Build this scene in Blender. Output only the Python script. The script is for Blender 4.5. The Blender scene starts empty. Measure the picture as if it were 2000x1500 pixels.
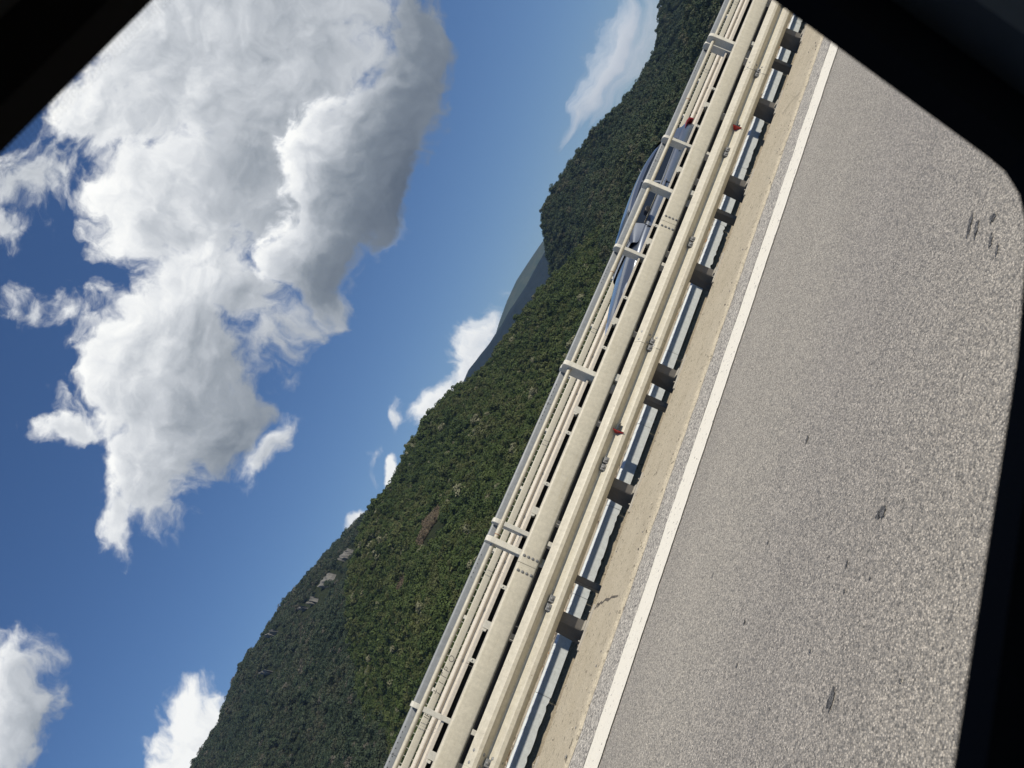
import bpy, bmesh, math, random
import numpy as np
from mathutils import Vector, Matrix
R = math.radians
scene = bpy.context.scene
COL = scene.collection

# ------------------------------------------------------------------ camera
F_PX, CX, CY, EYE = 1480.0, 1000.0, 750.0, 1.15      # photo is 2000 x 1500
AX = np.array([0.39006904, -0.11351506, -0.91376172])   # photo right  in world
AY = np.array([-0.82825112, 0.39032260, -0.40205516])   # photo down   in world
AZ = np.array([0.40230117, 0.91365343, 0.05823379])     # view direction
cd = bpy.data.cameras.new("camera")
cam = bpy.data.objects.new("camera", cd)
COL.objects.link(cam)
cam.matrix_world = Matrix(((AX[0], -AY[0], -AZ[0], 0), (AX[1], -AY[1], -AZ[1], 0), (AX[2], -AY[2], -AZ[2], EYE), (0, 0, 0, 1)))
cd.sensor_fit = 'HORIZONTAL'; cd.sensor_width = 36.0; cd.lens = 36.0 * F_PX / 2000.0
cd.clip_start = 0.02; cd.clip_end = 30000
cd.dof.use_dof = True; cd.dof.focus_distance = 9.0; cd.dof.aperture_fstop = 7.0
scene.camera = cam

# ------------------------------------------------------------------ light
SUN = Vector((0.45, -0.77, 1.0)).normalized()
sd = bpy.data.lights.new("sun", 'SUN'); sd.energy = 4.4; sd.angle = R(0.53); sd.color = (1.0, 0.93, 0.80)
so = bpy.data.objects.new("sun", sd); COL.objects.link(so)
so.rotation_euler = SUN.to_track_quat('Z', 'Y').to_euler()
SUN_EL = math.asin(SUN.z); SUN_ROT = math.atan2(SUN.x, SUN.y)
vs = scene.view_settings
vs.view_transform = 'Standard'; vs.look = 'None'; vs.exposure = 0.0; vs.gamma = 1.0; vs.use_curve_mapping = False
scene.cycles.max_bounces = 6; scene.cycles.diffuse_bounces = 1; scene.cycles.glossy_bounces = 2; scene.cycles.transparent_max_bounces = 8


def px_ray(px, py):
    r = (px - CX) * AX + (py - CY) * AY + F_PX * AZ
    return r / np.linalg.norm(r)


# ------------------------------------------------------------------ sky with clouds (world)
TH = R(24.0)
SA = Vector((math.sin(TH), math.cos(TH), 0)); SR = Vector((math.cos(TH), -math.sin(TH), 0))


def px_uv(px, py):
    r = Vector(px_ray(px, py)); a = r.dot(SA)
    return r.dot(SR) / a, r.z / a


# photo-pixel ellipses of the clouds seen: x, y, rx, ry, angle, weight, tone, tone gradient (upwards)
CLOUDS = [
    (470, 80, 370, 215, 0, 1.7, .77, .10), (790, 150, 95, 225, 4, 1.35, .46, .14), (540, 330, 190, 190, 0, 1.5, .68, .02), (630, 590, 70, 95, 35, .62, .62, .05),
    (340, 400, 190, 150, -10, 1.4, .84, .14), (190, 235, 140, 90, 35, .9, .88, .05), (80, 365, 145, 82, -28, .75, .76, .06), (10, 445, 66, 48, 0, .5, .80, .05),
    (310, 690, 210, 185, -10, 1.7, .78, .24), (380, 540, 150, 95, 0, 1.3, .88, .06), (290, 905, 120, 150, 22, 1.2, .80, .16), (215, 1010, 52, 75, 10, .8, .86, .06),
    (115, 818, 92, 34, 8, .70, .86, .08), (430, 840, 80, 130, 22, 1.0, .58, .10), (520, 898, 42, 78, 44, .66, .80, .10), (570, 640, 110, 75, -30, .38, .66, .05),
    (22, 1400, 92, 165, 5, 1.05, .78, .26), (350, 1475, 92, 190, 30, 1.15, .99, .03), (902, 708, 34, 150, 33, .78, .95, .07), (848, 795, 28, 52, 30, .66, .95, .05),
    (745, 905, 19, 44, 15, .40, .82, .05), (790, 822, 17, 32, -10, .45, .85, .05),
    (115, 600, 52, 36, 20, .40, .85, .05), (35, 615, 52, 34, -40, .28, .8, .05), (700, 1012, 32, 20, -40, 1.0, .95, 0), (780, 915, 17, 34, 20, 1.0, .95, 0), (1275, 80, 18, 100, 14, .8, .88, .05),
    (300, 235, 120, 80, 0, 1.1, .84, .06), (500, 585, 100, 75, 20, 1.0, .74, .04),
]
CLOUDS_CIRRUS = [(1180, 100, 40, 210, 19, 1.05, .86, .10), (1235, 70, 30, 200, 19, .7, .82, .05), (1120, 240, 16, 70, 22, .5, .82, .05)]
CLOUDS_FRONT = [(670, 330, 150, 240, 14, 1.8, .60, .46), (605, 500, 110, 120, 10, 1.3, .66, .42)]
world = bpy.data.worlds.new("World"); scene.world = world; world.use_nodes = True
wt = world.node_tree; wt.nodes.clear()


class NT:
    """small helper for node trees"""
    def __init__(self, tree): self.t = tree
    def n(self, typ, **kw):
        nd = self.t.nodes.new(typ)
        for k, v in kw.items():
            if k == 'inp':
                for kk, vv in v.items():
                    if hasattr(vv, 'is_output') or isinstance(vv, bpy.types.NodeSocket): self.t.links.new(vv, nd.inputs[kk])
                    else: nd.inputs[kk].default_value = vv
            else: setattr(nd, k, v)
        return nd
    def m(self, op, a, b=0.0, c=None, clamp=False):
        nd = self.n('ShaderNodeMath', operation=op, use_clamp=clamp)
        for i, v in enumerate((a, b, c)):
            if v is None: continue
            if isinstance(v, bpy.types.NodeSocket): self.t.links.new(v, nd.inputs[i])
            else: nd.inputs[i].default_value = v
        return nd.outputs[0]
    def v(self, op, a, b=(0, 0, 0), out=0):
        nd = self.n('ShaderNodeVectorMath', operation=op)
        for i, v in enumerate((a, b)):
            if isinstance(v, bpy.types.NodeSocket): self.t.links.new(v, nd.inputs[i])
            else: nd.inputs[i].default_value = v
        return nd.outputs[out]
    def smooth(self, x, a, b):
        nd = self.n('ShaderNodeMapRange', interpolation_type='SMOOTHSTEP')
        self.t.links.new(x, nd.inputs['Value']); nd.inputs['From Min'].default_value = a; nd.inputs['From Max'].default_value = b
        return nd.outputs[0]
    def mix(self, f, a, b, blend='MIX'):
        nd = self.n('ShaderNodeMix', data_type='RGBA', blend_type=blend)
        for s, v in ((nd.inputs[0], f), (nd.inputs[6], a), (nd.inputs[7], b)):
            if isinstance(v, bpy.types.NodeSocket): self.t.links.new(v, s)
            elif isinstance(v, (int, float)): s.default_value = v
            else: s.default_value = (v[0], v[1], v[2], 1)
        return nd.outputs[2]
    def noise(self, vec, scale, detail=4, rough=.55, dim='3D', dist=0.0, out='Fac'):
        nd = self.n('ShaderNodeTexNoise', noise_dimensions=dim)
        self.t.links.new(vec, nd.inputs['Vector'])
        nd.inputs['Scale'].default_value = scale; nd.inputs['Detail'].default_value = detail
        nd.inputs['Roughness'].default_value = rough; nd.inputs['Distortion'].default_value = dist
        return nd.outputs[out]


def cloud_group(clouds, k=.25):
    g = bpy.data.node_groups.new("cloud_field", 'ShaderNodeTree')
    g.interface.new_socket("P", in_out='INPUT', socket_type='NodeSocketVector')
    g.interface.new_socket("F", in_out='OUTPUT', socket_type='NodeSocketFloat')
    g.interface.new_socket("Tone", in_out='OUTPUT', socket_type='NodeSocketFloat')
    h = NT(g)
    gi = h.n('NodeGroupInput'); go = h.n('NodeGroupOutput')
    p = gi.outputs[0]; acc = None; ws = ts = None
    for (x, y, rx, ry, ang, w, tone, grad) in clouds:
        c = px_uv(x, y)
        e = px_uv(x + 20 * math.cos(R(ang)), y + 20 * math.sin(R(ang)))
        e2 = px_uv(x - 20 * math.sin(R(ang)), y + 20 * math.cos(R(ang)))
        d1 = math.hypot(e[0] - c[0], e[1] - c[1]) / 20; d2 = math.hypot(e2[0] - c[0], e2[1] - c[1]) / 20
        rot = math.atan2(e[1] - c[1], e[0] - c[0])
        mp = h.n('ShaderNodeMapping', vector_type='TEXTURE')
        g.links.new(p, mp.inputs[0]); mp.inputs[1].default_value = (c[0], c[1], 0); mp.inputs[2].default_value = (0, 0, rot)
        mp.inputs[3].default_value = (rx * d1, ry * d2, 1)
        ln = h.v('LENGTH', mp.outputs[0], out=1)
        val = h.m('MULTIPLY_ADD', ln, -w, w)
        up = h.m('MULTIPLY_ADD', h.v('DOT_PRODUCT', mp.outputs[0], (math.sin(rot), math.cos(rot), 0), out=1), grad, tone)
        wt_ = h.m('POWER', h.m('MAXIMUM', h.m('ADD', val, .35), .004), 3.0)
        tw = h.m('MULTIPLY', up, wt_)
        ws = wt_ if ws is None else h.m('ADD', ws, wt_)
        ts = tw if ts is None else h.m('ADD', ts, tw)
        acc = val if acc is None else h.n('ShaderNodeMath', operation='SMOOTH_MAX', inp={0: acc, 1: val, 2: k}).outputs[0]
        z = h.m('ADD', h.m('MULTIPLY', acc, 1e-7), h.m('MULTIPLY', ts, 1e-7))
        p = h.v('ADD', gi.outputs[0], h.n('ShaderNodeCombineXYZ', inp={2: z}).outputs[0])   # evaluated one after the other
    acc = h.m('MAXIMUM', acc, -1.0)
    g.links.new(acc, go.inputs[0]); g.links.new(h.m('DIVIDE', ts, ws), go.inputs[1])
    return g


def build_world():
    h = NT(wt)
    d = h.n('ShaderNodeTexCoord').outputs['Generated']
    da = h.v('DOT_PRODUCT', d, tuple(SA), out=1); dr = h.v('DOT_PRODUCT', d, tuple(SR), out=1)
    dz = h.n('ShaderNodeSeparateXYZ', inp={0: d}).outputs[2]
    ok = h.smooth(da, .12, .3)
    dam = h.m('MAXIMUM', da, .1)
    p = h.n('ShaderNodeCombineXYZ', inp={0: h.m('DIVIDE', dr, dam), 1: h.m('DIVIDE', dz, dam), 2: 0.0}).outputs[0]
    g1 = cloud_group(CLOUDS); g2 = cloud_group(CLOUDS_FRONT)
    nz = h.noise(p, 5.5, 3, .5, out='Color')
    w1 = h.v('MULTIPLY', h.v('SUBTRACT', nz, (.5, .5, .5)), (.12, .12, 0))
    nz2 = h.noise(p, 23, 4, .55, out='Color')
    w2 = h.v('MULTIPLY', h.v('SUBTRACT', nz2, (.5, .5, .5)), (.032, .032, 0))
    wp = h.v('ADD', p, h.v('ADD', w1, w2))
    na = h.noise(wp, 7.5, 11, .58)
    nb = h.noise(h.v('ADD', wp, (.010, .028, 0)), 7.5, 10, .58)
    nc = h.noise(wp, 30, 5, .55)                                       # small billows
    nd_ = h.noise(h.v('ADD', wp, (.005, .012, 0)), 30, 4, .55)
    na = h.m('MULTIPLY_ADD', h.m('SUBTRACT', nc, .5), .26, na); nb = h.m('MULTIPLY_ADD', h.m('SUBTRACT', nd_, .5), .26, nb)
    rel = h.m('SUBTRACT', na, nb)
    def chain(q): return h.v('ADD', wp, h.n('ShaderNodeCombineXYZ', inp={2: h.m('MULTIPLY', q, 1e-7)}).outputs[0])
    def layer(pos, g, amp, a0, a1, k):
        nd = h.n('ShaderNodeGroup'); nd.node_tree = g; wt.links.new(pos, nd.inputs[0])
        c0 = h.m('MULTIPLY_ADD', h.m('SUBTRACT', na, .5), amp, nd.outputs[0])
        alpha = h.m('MULTIPLY', h.smooth(c0, a0, a1), ok)
        sh = h.m('ADD', nd.outputs[1], h.m('MULTIPLY', rel, k))
        return alpha, h.m('ADD', sh, h.m('MULTIPLY', h.smooth(c0, .75, .1), .07))
    al1, s1 = layer(wp, g1, 2.0, -.04, .46, .50)
    al2, s2 = layer(chain(s1), g2, 1.7, .03, .46, .50)
    # thin streaks drawn out by the wind
    e = px_uv(1170, 120); e2 = px_uv(1170 + 20 * math.sin(R(-20)), 120 + 20 * math.cos(R(-20)))
    mpc = h.n('ShaderNodeMapping', vector_type='TEXTURE'); wt.links.new(h.v('ADD', wp, h.n('ShaderNodeCombineXYZ', inp={2: h.m('MULTIPLY', s2, 1e-7)}).outputs[0]), mpc.inputs[0])
    mpc.inputs[2].default_value = (0, 0, math.atan2(e2[1] - e[1], e2[0] - e[0])); mpc.inputs[3].default_value = (.30, .045, 1)
    n3 = h.noise(mpc.outputs[0], 1.0, 8, .62)
    g3n = h.n('ShaderNodeGroup'); g3n.node_tree = cloud_group(CLOUDS_CIRRUS); wt.links.new(h.v('ADD', wp, h.n('ShaderNodeCombineXYZ', inp={2: h.m('MULTIPLY', n3, 1e-7)}).outputs[0]), g3n.inputs[0])
    c3 = h.m('MULTIPLY_ADD', h.m('SUBTRACT', n3, .5), 2.2, g3n.outputs[0])
    al3 = h.m('MULTIPLY', h.m('MULTIPLY', h.smooth(c3, -.05, .75), ok), .93)
    al = h.m('MAXIMUM', h.m('MAXIMUM', al1, al2), al3)
    shade = h.n('ShaderNodeMix', data_type='FLOAT', inp={0: al2, 2: s1, 3: s2}).outputs[0]
    shade = h.n('ShaderNodeMix', data_type='FLOAT', inp={0: h.smooth(al3, 0.0, .2), 2: shade, 3: g3n.outputs[1]}).outputs[0]
    cr = h.n('ShaderNodeValToRGB'); wt.links.new(shade, cr.inputs[0])
    el = cr.color_ramp.elements
    el[0].position = 0.2; el[0].color = (.085, .105, .135, 1)
    el[1].position = 1.0; el[1].color = (1.0, 1.0, .97, 1)
    for ps, c in ((.5, (.20, .23, .265)), (.65, (.345, .375, .41)), (.8, (.58, .605, .635)), (.9, (.80, .815, .825))):
        e = el.new(ps); e.color = (*c, 1)
    sky = h.n('ShaderNodeTexSky', sky_type='NISHITA', sun_disc=False, sun_elevation=SUN_EL, sun_rotation=SUN_ROT, altitude=400, air_density=1.0, dust_density=.5, ozone_density=3.2)
    cl = h.mix(1.0, cr.outputs[0], (12.0, 12.0, 12.0), 'MULTIPLY')
    hs = h.n('ShaderNodeHueSaturation', inp={'Hue': .508, 'Saturation': 1.20, 'Value': 1.0, 'Color': sky.outputs[0]})
    col = h.mix(al, hs.outputs[0], cl)
    bg = h.n('ShaderNodeBackground', inp={'Color': col, 'Strength': 0.088})
    out = h.n('ShaderNodeOutputWorld'); wt.links.new(bg.outputs[0], out.inputs[0])


build_world()


# ------------------------------------------------------------------ material helpers
def mat(name, build):
    m = bpy.data.materials.new(name); m.use_nodes = True
    t = m.node_tree; t.nodes.clear(); h = NT(t)
    out = h.n('ShaderNodeOutputMaterial'); bs = h.n('ShaderNodeBsdfPrincipled')
    t.links.new(bs.outputs[0], out.inputs[0])
    co = h.n('ShaderNodeTexCoord').outputs['Object']
    build(h, bs, co)
    return m


def setc(h, bs, col, rough=.6, metal=0.0, bump=None, bstr=.3, bdist=.004, spec=None):
    def s(k, v):
        if isinstance(v, bpy.types.NodeSocket): h.t.links.new(v, bs.inputs[k])
        elif isinstance(v, (tuple, list)): bs.inputs[k].default_value = (v[0], v[1], v[2], 1)
        else: bs.inputs[k].default_value = v
    s('Base Color', col); s('Roughness', rough); s('Metallic', metal)
    if spec is not None: s('Specular IOR Level', spec)
    if bump is not None:
        b = h.n('ShaderNodeBump', inp={'Strength': bstr, 'Distance': bdist, 'Height': bump})
        h.t.links.new(b.outputs[0], bs.inputs['Normal'])


def ramp(h, fac, stops):
    cr = h.n('ShaderNodeValToRGB'); h.t.links.new(fac, cr.inputs[0]); e = cr.color_ramp.elements
    e[0].position = stops[0][0]; e[0].color = (*stops[0][1], 1); e[1].position = stops[-1][0]; e[1].color = (*stops[-1][1], 1)
    for p, c in stops[1:-1]: e.new(p).color = (*c, 1)
    return cr.outputs[0]


def paint(name, c, dirt=(.30, .27, .20), amt=.35, rough=.5, metal=0.0, grain=.10):
    def b(h, bs, co):
        st = h.v('MULTIPLY', co, (.6, 6, 6))
        a = h.noise(st, 3.0, 6, .65)
        g = h.noise(co, 160, 3, .6)
        base = h.mix(h.m('MULTIPLY', h.smooth(a, .5, .78), amt), c, dirt)
        k = h.m('MULTIPLY_ADD', h.m('SUBTRACT', g, .5), grain * 4, 1.0)
        base = h.mix(1.0, base, h.n('ShaderNodeCombineXYZ', inp={0: k, 1: k, 2: k}).outputs[0], 'MULTIPLY')
        mo = h.noise(co, 26, 4, .65); sk = h.noise(h.v('MULTIPLY', co, (9, 1, .8)), 2.2, 5, .65)
        k2 = h.m('MULTIPLY', h.m('MULTIPLY_ADD', h.m('SUBTRACT', mo, .5), .55, 1.0), h.m('MULTIPLY_ADD', h.m('SUBTRACT', sk, .5), .30, 1.0))
        base = h.mix(1.0, base, h.n('ShaderNodeCombineXYZ', inp={0: k2, 1: k2, 2: k2}).outputs[0], 'MULTIPLY')
        sp = h.noise(co, 55, 2, .5)
        base = h.mix(h.m('MULTIPLY', h.smooth(sp, .70, .75), .6), base, (.14, .09, .05))
        setc(h, bs, base, rough, metal, g, .12, .002)
    return mat(name, b)


def plain(name, c, rough=.5, metal=0.0, spec=None, coat=0.0):
    def b(h, bs, co):
        n = h.noise(co, 30, 3, .5)
        k = h.m('MULTIPLY_ADD', h.m('SUBTRACT', n, .5), .3, 1.0)
        col = h.mix(1.0, c, h.n('ShaderNodeCombineXYZ', inp={0: k, 1: k, 2: k}).outputs[0], 'MULTIPLY')
        setc(h, bs, col, rough, metal, spec=spec)
        bs.inputs['Coat Weight'].default_value = coat
    return mat(name, b)


def asphalt(name, scale, light, dark, bstr, pits, sheen_bands=False):
    def b(h, bs, co):
        vo = h.n('ShaderNodeTexVoronoi', inp={'Vector': co, 'Scale': scale, 'Randomness': 1.0})
        cc = h.n('ShaderNodeSeparateColor', inp={0: vo.outputs['Color']}).outputs[0]
        stone = ramp(h, cc, [(0, tuple(.45 * a for a in dark)), (.16, dark), (.45, tuple(.5 * (a + c) for a, c in zip(dark, light))), (.75, light), (1.0, tuple(min(1, 1.55 * a) for a in light))])
        vb = h.n('ShaderNodeTexVoronoi', inp={'Vector': co, 'Scale': scale * .45, 'Randomness': 1.0})
        cb = h.n('ShaderNodeSeparateColor', inp={0: vb.outputs['Color']})
        big = h.m('MULTIPLY', h.smooth(vb.outputs['Distance'], .42, .30), h.smooth(cb.outputs[0], .86, .90))
        stone = h.mix(h.m('MULTIPLY', big, .75), stone, tuple(.5 * a for a in dark))
        lite = h.m('MULTIPLY', h.smooth(vb.outputs['Distance'], .36, .24), h.smooth(cb.outputs[1], .93, .95))
        stone = h.mix(h.m('MULTIPLY', lite, .8), stone, (.62, .56, .45))
        gap = h.smooth(vo.outputs['Distance'], .35, .75)
        stone = h.mix(h.m('MULTIPLY', gap, .5), stone, tuple(.5 * a for a in dark))
        fine = h.noise(co, 260, 3, .6)
        tone = h.noise(h.v('MULTIPLY', co, (.25, 1.4, 1)), 1.3, 5, .6)
        k = h.m('ADD', h.m('MULTIPLY_ADD', h.m('SUBTRACT', fine, .5), .7, .86), h.m('MULTIPLY', tone, .28))
        stone = h.mix(1.0, stone, h.n('ShaderNodeCombineXYZ', inp={0: k, 1: k, 2: k}).outputs[0], 'MULTIPLY')
        if sheen_bands:                                       # view-angle sheen put into the colour as lighter and darker lane bands
            yy = h.n('ShaderNodeSeparateXYZ', inp={0: co}).outputs[1]
            wob = h.m('MULTIPLY_ADD', h.m('SUBTRACT', h.noise(h.v('MULTIPLY', co, (.15, 1, 1)), .8, 4, .6), .5), 1.2, yy)
            tr = h.m('SUBTRACT', h.smooth(h.m('ABSOLUTE', h.m('SUBTRACT', wob, 4.3)), 1.0, .2), h.smooth(h.m('ABSOLUTE', h.m('SUBTRACT', wob, 2.7)), .9, .2))
            kt = h.m('MULTIPLY_ADD', tr, .075, 1.0)
            stone = h.mix(1.0, stone, h.n('ShaderNodeCombineXYZ', inp={0: kt, 1: kt, 2: h.m('MULTIPLY_ADD', tr, .06, 1.0)}).outputs[0], 'MULTIPLY')
        pn = h.noise(co, pits[0], 2, .5)
        stone = h.mix(h.m('MULTIPLY', h.smooth(pn, pits[1], pits[1] + .06), .8), stone, (.035, .037, .04))
        pn2 = h.noise(h.v('MULTIPLY', co, (1, 3, 1)), 5.5, 2, .5)
        stone = h.mix(h.m('MULTIPLY', h.smooth(pn2, .755, .775), .75), stone, (.03, .034, .04))
        hgt = h.m('SUBTRACT', h.m('MULTIPLY', cc, .6), h.m('MULTIPLY', vo.outputs['Distance'], 1.0))
        hgt = h.m('ADD', hgt, h.m('MULTIPLY', fine, .5))
        setc(h, bs, stone, .75, 0, hgt, bstr, .006)
    return mat(name, b)


def concrete(name, c, c2, bstr=.5, scale=1.0):
    def b(h, bs, co):
        n1 = h.noise(co, 3 * scale, 8, .65); n2 = h.noise(co, 130, 4, .7); n3 = h.noise(co, 24, 3, .6)
        col = h.mix(h.smooth(n1, .3, .75), c, c2)
        k = h.m('MULTIPLY_ADD', h.m('SUBTRACT', n2, .5), .9, 1.0)
        col = h.mix(1.0, col, h.n('ShaderNodeCombineXYZ', inp={0: k, 1: k, 2: k}).outputs[0], 'MULTIPLY')
        n4 = h.noise(co, 62, 2, .5); n5 = h.noise(co, 11, 3, .6)
        k4 = h.m('MULTIPLY_ADD', h.m('SUBTRACT', n4, .5), .9, 1.0)
        col = h.mix(1.0, col, h.n('ShaderNodeCombineXYZ', inp={0: k4, 1: k4, 2: k4}).outputs[0], 'MULTIPLY')
        col = h.mix(h.m('MULTIPLY', h.smooth(n3, .61, .66), .75), col, tuple(.28 * a for a in c))
        col = h.mix(h.m('MULTIPLY', h.smooth(n5, .60, .70), .35), col, tuple(.55 * a for a in c))
        setc(h, bs, col, .85, 0, h.m('ADD', n2, n3), bstr, .006)
    return mat(name, b)


M = {}
M['cream'] = paint('cream_paint', (.50, .46, .36), (.36, .31, .20), .45)
M['cream_light'] = paint('cream_paint_light', (.49, .45, .352), (.34, .29, .21), .5)
M['white'] = paint('white_paint', (.60, .57, .48), (.35, .32, .26), .35)
M['pink'] = paint('faded_cream_paint', (.58, .52, .425), (.4, .33, .26), .4)
M['galv'] = paint('galvanised_steel', (.25, .26, .26), (.40, .405, .40), .8, .55, .1, .08)
M['bolt'] = plain('bolt_steel', (.21, .21, .205), .5, .3)
M['poststeel'] = paint('post_steel', (.42, .38, .31), (.2, .14, .10), .6)
M['post_shaded'] = paint('shaded_post_steel', (.11, .10, .088), (.15, .09, .05), .6)  # shade under the rail put into the posts' colour
M['backsteel'] = paint('shaded_rail_steel', (.075, .075, .075), (.12, .10, .08), .5)  # back rail, coloured dark for the shade in the gap between beams
M['inner'] = plain('shaded_channel_steel', (.028, .028, .03), .8)  # shade inside the hollow beam deepened by a near-black colour
M['red'] = plain('red_reflector', (.42, .025, .02), .3)
M['black'] = plain('black_edge', (.03, .03, .03), .6)
M['asph'] = asphalt('asphalt', 165, (.46, .415, .345), (.25, .236, .21), .45, (38, .70), True)
M['asph_rough'] = asphalt('coarse_asphalt', 85, (.62, .575, .49), (.36, .335, .295), .5, (50, .565))
M['conc'] = concrete('kerb_concrete', (.50, .437, .32), (.44, .38, .27))
M['conc2'] = concrete('kerb_concrete_far', (.50, .43, .32), (.42, .36, .27))
M['slab'] = concrete('deck_concrete', (.22, .23, .24), (.15, .16, .17))
M['sheet'] = paint('painted_edge_sheet', (.64, .665, .65), (.45, .45, .42), .25, .45, 0, .04)


def line_mat():
    def b(h, bs, co):
        n = h.noise(co, 14, 6, .7); f = h.noise(co, 150, 3, .6)
        col = h.mix(h.m('MULTIPLY', h.smooth(n, .52, .75), .35), (.86, .81, .68), (.58, .53, .43))
        k = h.m('MULTIPLY_ADD', h.m('SUBTRACT', f, .5), .5, 1.0)
        col = h.mix(1.0, col, h.n('ShaderNodeCombineXYZ', inp={0: k, 1: k, 2: k}).outputs[0], 'MULTIPLY')
        sp = h.noise(co, 30, 2, .5)
        col = h.mix(h.m('MULTIPLY', h.smooth(sp, .66, .70), .75), col, (.12, .11, .1))
        setc(h, bs, col, .7, 0, f, .3, .003)
    return mat('road_line_paint', b)


M['line'] = line_mat()


# ------------------------------------------------------------------ mesh helpers
class MB:
    def __init__(self): self.v = []; self.f = []; self.mi = []
    def add(self, vs, fs, mi=0):
        o = len(self.v); self.v += [tuple(p) for p in vs]; self.f += [tuple(i + o for i in f) for f in fs]; self.mi += [mi] * len(fs); return self
    def box(self, x0, x1, y0, y1, z0, z1, mi=0):
        v = [(x, y, z) for x in (x0, x1) for y in (y0, y1) for z in (z0, z1)]
        return self.add(v, [(0, 1, 3, 2), (4, 6, 7, 5), (0, 4, 5, 1), (2, 3, 7, 6), (0, 2, 6, 4), (1, 5, 7, 3)], mi)
    def prism_x(self, prof, x0, x1, closed=True, caps=True, mi=0):
        n = len(prof); v = [(x0, y, z) for y, z in prof] + [(x1, y, z) for y, z in prof]
        fs = [(i, (i + 1) % n, n + (i + 1) % n, n + i) for i in range(n if closed else n - 1)]
        if caps and closed: fs += [tuple(range(n))[::-1], tuple(range(n, 2 * n))]
        return self.add(v, fs, mi)
    def prism_z(self, prof, z0, z1, mi=0):
        n = len(prof); v = [(x, y, z0) for x, y in prof] + [(x, y, z1) for x, y in prof]
        return self.add(v, [(i, (i + 1) % n, n + (i + 1) % n, n + i) for i in range(n)] + [tuple(range(n))[::-1], tuple(range(n, 2 * n))], mi)
    def prism_y(self, prof, y0, y1, mi=0):
        n = len(prof); v = [(x, y0, z) for x, z in prof] + [(x, y1, z) for x, z in prof]
        return self.add(v, [(i, (i + 1) % n, n + (i + 1) % n, n + i) for i in range(n)] + [tuple(range(n))[::-1], tuple(range(n, 2 * n))], mi)
    def tube(self, a, b, r, n=14, mi=0, caps=True, r2=None):
        a = Vector(a); b = Vector(b); d = (b - a).normalized(); u = d.orthogonal().normalized(); w = d.cross(u); r2 = r if r2 is None else r2
        v = []
        for c, rr in ((a, r), (b, r2)):
            for i in range(n):
                t = 2 * math.pi * i / n; v.append(c + (u * math.cos(t) + w * math.sin(t)) * rr)
        fs = [(i, (i + 1) % n, n + (i + 1) % n, n + i) for i in range(n)]
        if caps: fs += [tuple(range(n))[::-1], tuple(range(n, 2 * n))]
        return self.add(v, fs, mi)
    def dome(self, c, d, r, hgt, n=10, mi=0):
        c = Vector(c); d = Vector(d).normalized(); u = d.orthogonal().normalized(); w = d.cross(u)
        v = []
        for k, (rr, hh) in enumerate(((1, 0), (.95, .45), (.62, .88))):
            for i in range(n):
                t = 2 * math.pi * i / n; v.append(c + (u * math.cos(t) + w * math.sin(t)) * r * rr + d * hgt * hh)
        v.append(c + d * hgt)
        fs = [(k * n + i, k * n + (i + 1) % n, (k + 1) * n + (i + 1) % n, (k + 1) * n + i) for k in range(2) for i in range(n)]
        fs += [(2 * n + i, 2 * n + (i + 1) % n, 3 * n) for i in range(n)]
        return self.add(v, fs, mi)
    def build(self, name, mats, parent=None, smooth=False, bevel=0.0):
        me = bpy.data.meshes.new(name); me.from_pydata(self.v, [], self.f)
        if not isinstance(mats, (list, tuple)): mats = [mats]
        for m in mats: me.materials.append(m)
        me.polygons.foreach_set('material_index', self.mi)
        bm = bmesh.new(); bm.from_mesh(me); bmesh.ops.recalc_face_normals(bm, faces=bm.faces); bm.to_mesh(me); bm.free()
        if smooth: me.polygons.foreach_set('use_smooth', [True] * len(me.polygons))
        me.update()
        o = bpy.data.objects.new(name, me); COL.objects.link(o)
        if parent is not None: o.parent = parent
        if bevel:
            b = o.modifiers.new('bevel', 'BEVEL'); b.width = bevel; b.segments = 2; b.limit_method = 'ANGLE'; b.angle_limit = R(40)
        return o


def tag(o, label=None, cat=None, group=None, kind=None):
    if label: o['label'] = label
    if cat: o['category'] = cat
    if group: o['group'] = group
    if kind: o['kind'] = kind
    return o


def empty(name, loc, label, cat, group=None):
    o = bpy.data.objects.new(name, None); COL.objects.link(o); o.location = loc; o.empty_display_size = .2
    return tag(o, label, cat, group)


def copy_part(o, loc, parent):
    c = o.copy(); COL.objects.link(c); c.parent = parent; c.location = loc
    return c


def struct(mb, name, m, **k): return tag(mb.build(name, m, **k), kind='structure')


rnd = random.Random(7)


def ragged(x0, x1, step, amp, base):
    xs = np.arange(x0, x1 + 1e-6, step); v = 0; out = []
    for x in xs:
        v = .75 * v + rnd.uniform(-amp, amp)
        out.append((float(x), base + v))
    return out


# ------------------------------------------------------------------ road and deck edges
XA, XB = -30.0, 130.0
YC0, YC1 = 5.93, 7.14        # concrete kerb strip
ZC = 0.032
mb = MB().add([(XA, -9, 0), (XB, -9, 0), (XB, 6.2, 0), (XA, 6.2, 0)], [(0, 1, 2, 3)])
struct(mb, 'road', M['asph'])
mb = MB()
edge = ragged(XA, 45, .12, .012, 5.46)
for (xa, ya), (xb, yb) in zip(edge, edge[1:]):
    mb.add([(xa, ya, .004), (xb, yb, .004), (xb, 6.2, .004), (xa, 6.2, .004)], [(0, 1, 2, 3)])
struct(mb, 'road_shoulder', M['asph_rough'])
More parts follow.
